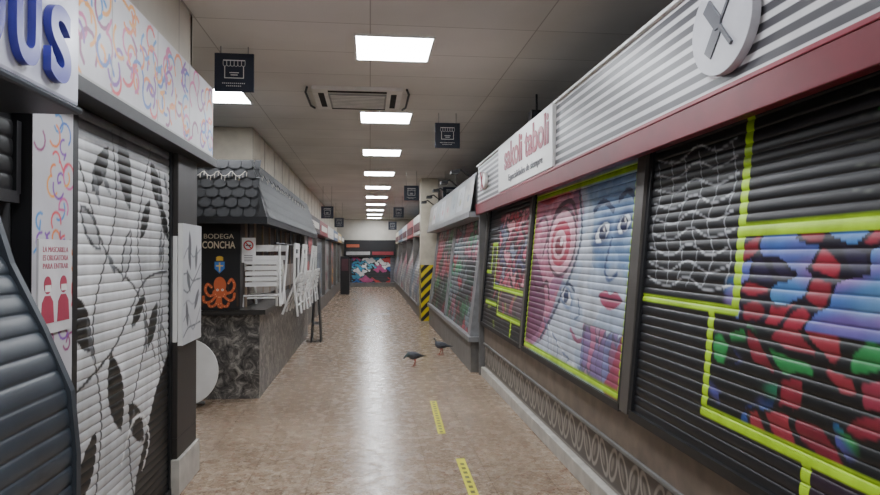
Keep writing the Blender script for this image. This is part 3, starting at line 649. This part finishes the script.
def chair(x,y,z,rz,tilt,spread=.1,H=.78):
    g=MB(); w=M_white; r=.014
    for s in (-.2,.2):
        g.tube([(s,-spread,0),(s,.0,.36),(s,spread*.6,H)],r,w); g.tube([(s*.86,spread,0),(s*.86,0,.36),(s*.86,-spread*.5,.5)],r,w)
    g.box(-.2,.2,spread*.6-.01,spread*.6+.01,H-.07,H,w); g.box(-.2,.2,spread*.4-.01,spread*.4+.01,H-.17,H-.12,w)
    for k in range(5): g.box(-.17,.17,-spread*.5-.012,-spread*.5+.006,.24+.06*k-.022,.24+.06*k+.022,w)
    g.tube([(-.2,-spread*.7,.12),(.2,-spread*.7,.12)],.009,w); g.tube([(-.17,spread*.75,.09),(.17,spread*.75,.09)],.009,w)
    g.obj('folded_chair',mtx=Matrix.Translation((x,y,z))@Matrix.Rotation(rz,4,'Z')@Matrix.Rotation(tilt,4,'X'))
for y,rz in ((7.22,12),(7.55,-10)): chair(-1.19 if rz>0 else -1.17,y,.935,math.radians(rz),-.05,.1,.68)
for y,t,sp in ((7.75,.13,.09),(8.25,.17,.07),(8.8,.12,.1),(9.45,.18,.07),(10.2,.14,.09)): chair(-.92,y,.80,math.radians(90),t,sp,.84)
g=MB(); P=[(.33*math.cos(t),.33*math.sin(t)) for t in np.linspace(0,2*math.pi,41)[:-1]]
g.ext(P,'y',-.012,.012,M_white); g.tube([(0,.03,.1),(0,.05,-.3)],.02,MATS['steel']); g.tube([(-.2,.05,-.3),(.2,.05,-.3)],.015,MATS['steel'])
g.obj('round_folding_table',bevel=.004,mtx=Matrix.Translation((-1.82,6.55,.345))@Matrix.Rotation(-.12,4,'X'))
g=MB()
for s in (-1,1):
    g.add([(-.26,s*.08-.012,0),(.26,s*.08-.012,0),(.26,s*.08+.012,0),(-.26,s*.08+.012,0),(-.26,s*.02-.012,1.22),(.26,s*.02-.012,1.22),(.26,s*.02+.012,1.22),(-.26,s*.02+.012,1.22)],
      [(0,3,2,1),(4,5,6,7),(0,1,5,4),(1,2,6,5),(2,3,7,6),(3,0,4,7)],M_black)
g.box(-.2,.2,-.07,.07,.3,.31,MATS['steel'])
g.obj('a_frame_menu_board',mtx=Matrix.Translation((-.93,11.4,0))@Matrix.Rotation(math.radians(92),4,'Z'))

xc=lambda z:-1.38+0*z
for k in range(6):
    y0=13.0+k*2.9; y1=y0+2.55
    cols=[['8a3038','c04a50','303038','a0a0a0'],['4a5a6a','8090a0','c0b0a0'],['a8a49c','6a6a6a','803040'],['c0563a','d8a040','304060'],['607a60','a0a090','303030'],['4a4a6a','a09090','303030']][k]
    shutter(y0,y1,.4,1.95,xc,-1,randart(k+60,y0,y1,cols,0),['54474a','6a7076','8c8984','7a5048','58605a','58505a'][k],du=.03,rails='steel',rw=.1,pitch=.07,amp=.01)
    g=MB(); g.box(-3.28,-1.45,y0-.2,y1+.14,.02,2.34,M_dark); g.box(-1.45,-1.3,y0-.2,y1+.14,0,.36,MATS['grey_plinth']); g.box(-1.45,-1.28,y0-.2,y0-.06,.36,1.98,MATS['grey_plinth'])
    g.box(-1.5,-1.2,y0-.2,y1+.14,2.0,2.34,mat('left_sign_%d'%k,['26262a','8c2a30','d0d0cc','3a5a80','c8a860','4a4a4a'][k],.4)); g.box(-1.2,-1.19,y0+.2,y1-.3,2.1,2.24,mat('left_sign_text','d8d4cc',.4))
    g.obj('market_stall_structure')
g=MB(); g.box(-1.12,-.78,24.6,25.0,0,1.45,M_black); g.box(-1.08,-.82,24.59,24.6,.9,1.35,mat('pillar_panel','503038',.4)); g.obj('dark_pillar',bevel=.02)  # black pillar standing in for an unidentified dark upright; panel does not emit

def arte(c):
    c.cells(-1.4,1.4,.1,1.5,.4,.3,['2f9ac0','c83c3c','e0e0e0','1a1a20','2a66b0','3a90b0','b84880','58b0c8'],17,.03,'14141a',.1,shear=.6)
    c.rect(-1.4,-.85,.1,1.5,'2a2a30'); c.rect(.95,1.4,.1,1.5,'6a6a70')
def mpe(U,V):
    t=((V-.2)/.075)%1; return U,30.4-.01*np.sin(np.pi*t),V
sheet('roller_shutter',np.linspace(-1.2,1.2,200),np.linspace(.2,1.4,160),mpe,arte,'3a8aa8',PM)
g=MB(); g.box(-1.2,1.2,30.25,30.39,1.42,2.2,M_black); g.box(-1.1,-.5,30.23,30.25,1.86,2.0,mat('orange_sign','a8583c',.4)); g.box(.1,1.1,30.23,30.25,1.5,1.66,mat('red_sign','8a3038',.4)); g.box(-1.1,.0,30.23,30.25,1.5,1.66,mat('pale_sign','a8a8a8',.4)); g.box(-1.2,1.2,30.3,30.42,0,.19,MATS['grey_plinth'])
g.obj('end_stall_sign')

def tape(y0,y1,x0,x1):
    g=MB(); w=.032; t=mat('yellow_tape','d8d22a',.4); k=(x1-x0)/(y1-y0)
    g.add([(x0-w,y0,.003),(x0+w,y0,.003),(x1+w,y1,.003),(x1-w,y1,.003)],[(0,1,2,3)],t)
    n=int((y1-y0)/.09)
    for i in range(n):
        a=y0+.03+i*.09; x=x0+(a-y0)*k
        g.add([(x-.014,a,.0045),(x+.014,a,.0045),(x+.014,a+.045,.0045),(x-.014,a+.045,.0045)],[(0,1,2,3)],mat('tape_print','5a5a2a',.5))
    g.obj('floor_marking_tape')
tape(5.35,6.55,.60,.645); tape(3.6,4.68,.64,.66)
g=MB(); g.box(-.13,.13,13.0,13.5,.001,.004,mat('metal_cover','6f6257',.4,.2)); g.obj('floor_access_cover')
g=MB(); g.box(.05,.5,16.0,16.5,.001,.004,MATS['metal_cover']); g.obj('floor_access_cover')

# ---------------------------------------------------------------- pigeons
def loft(st,n=14):
    vs=[];fs=[]
    for (x,z,w,hh) in st:
        for k in range(n):
            t=2*math.pi*k/n; vs.append((x,w*math.cos(t),z+hh*math.sin(t)))
    L=len(st)
    for i in range(L-1):
        for k in range(n): fs.append((i*n+k,i*n+(k+1)%n,(i+1)*n+(k+1)%n,(i+1)*n+k))
    fs.append(tuple(range(n))[::-1]); fs.append(tuple((L-1)*n+k for k in range(n)))
    return vs,fs
def pigeon(x,y,rz,peck):
    g=MB(); body=mat('pigeon_grey','4c4f57',.6,0,.2,30); dk=mat('pigeon_dark','26282e',.55,0,.15,30); neck=mat('pigeon_neck','2c3a3c',.35,.2,.3,40); bk=mat('pigeon_beak','5a5450',.5); leg=mat('pigeon_leg','a0443c',.5)
    g.add(*loft([(-.17,.125,.018,.004),(-.13,.13,.026,.008),(-.09,.135,.032,.02),(-.05,.14,.05,.04),(0,.142,.06,.052),(.04,.145,.058,.055),(.075,.155,.045,.047),(.095,.17,.03,.034)]),body)
    if peck: H=[(.075,.155,.042,.042),(.1,.16,.03,.032),(.122,.15,.021,.022),(.138,.135,.019,.02),(.15,.125,.018,.018),(.162,.118,.01,.01)]; B=[(.158,0,.118),(.185,0,.1)];hd=(.148,.127)
    else: H=[(.07,.16,.042,.044),(.085,.19,.028,.03),(.09,.215,.02,.02),(.097,.232,.0195,.02),(.108,.236,.018,.017),(.12,.234,.01,.01)]; B=[(.118,0,.233),(.145,0,.226)];hd=(.103,.236)
    g.add(*loft(H),neck)
    g.tube(B,[.005,.0015],bk,8)
    for s in (-1,1):
        g.tube([(hd[0]+.003,s*.016,hd[1]+.003),(hd[0]+.003,s*.02,hd[1]+.003)],.003,mat('pigeon_eye','b5601e',.3),6)
        P=[(.06,.165),(.03,.18),(-.03,.172),(-.09,.15),(-.15,.13),(-.1,.122),(-.03,.118),(.03,.125),(.06,.145)]
        vs=[(a,s*(.058 if -.06<a<.055 else .036),b) for a,b in P]+[(a,s*(.048 if -.06<a<.055 else .028),b) for a,b in P]; n=len(P)
        g.add(vs,[list(range(n)),list(range(n,2*n))]+[(i,(i+1)%n,n+(i+1)%n,n+i) for i in range(n)],dk)
        fx=.03 if s>0 else -.02
        g.tube([(.0,s*.025,.11),(fx*.4-.01,s*.026,.06),(fx,s*.026,.008)],[.012,.006,.004],leg,7)
        for a in (-.6,0,.6,math.pi): g.tube([(fx,s*.026,.006),(fx+.03*math.cos(a),s*.026+.03*math.sin(a),.003)],[.004,.002],leg,6)
    return g.obj('pigeon',smooth=True,mtx=Matrix.Translation((x,y,0))@Matrix.Rotation(rz,4,'Z'))
pigeon(.6,8.65,math.radians(200),True); pigeon(1.07,9.6,math.radians(165),False)

# ---------------------------------------------------------------- world + camera
w=bpy.data.worlds.new('world'); S.world=w; w.use_nodes=True; w.node_tree.nodes['Background'].inputs[0].default_value=(.96,.98,1,1); w.node_tree.nodes['Background'].inputs[1].default_value=1.5  # background added as fill light, entering where the rear wall is left out
cd=bpy.data.cameras.new('camera'); cd.sensor_width=36; cd.lens=26.18; cd.clip_start=.05
co=bpy.data.objects.new('camera',cd); COL.objects.link(co); co.location=(0,0,1.5)
co.rotation_euler=(math.radians(90.67),0,math.radians(-6.24)); S.camera=co
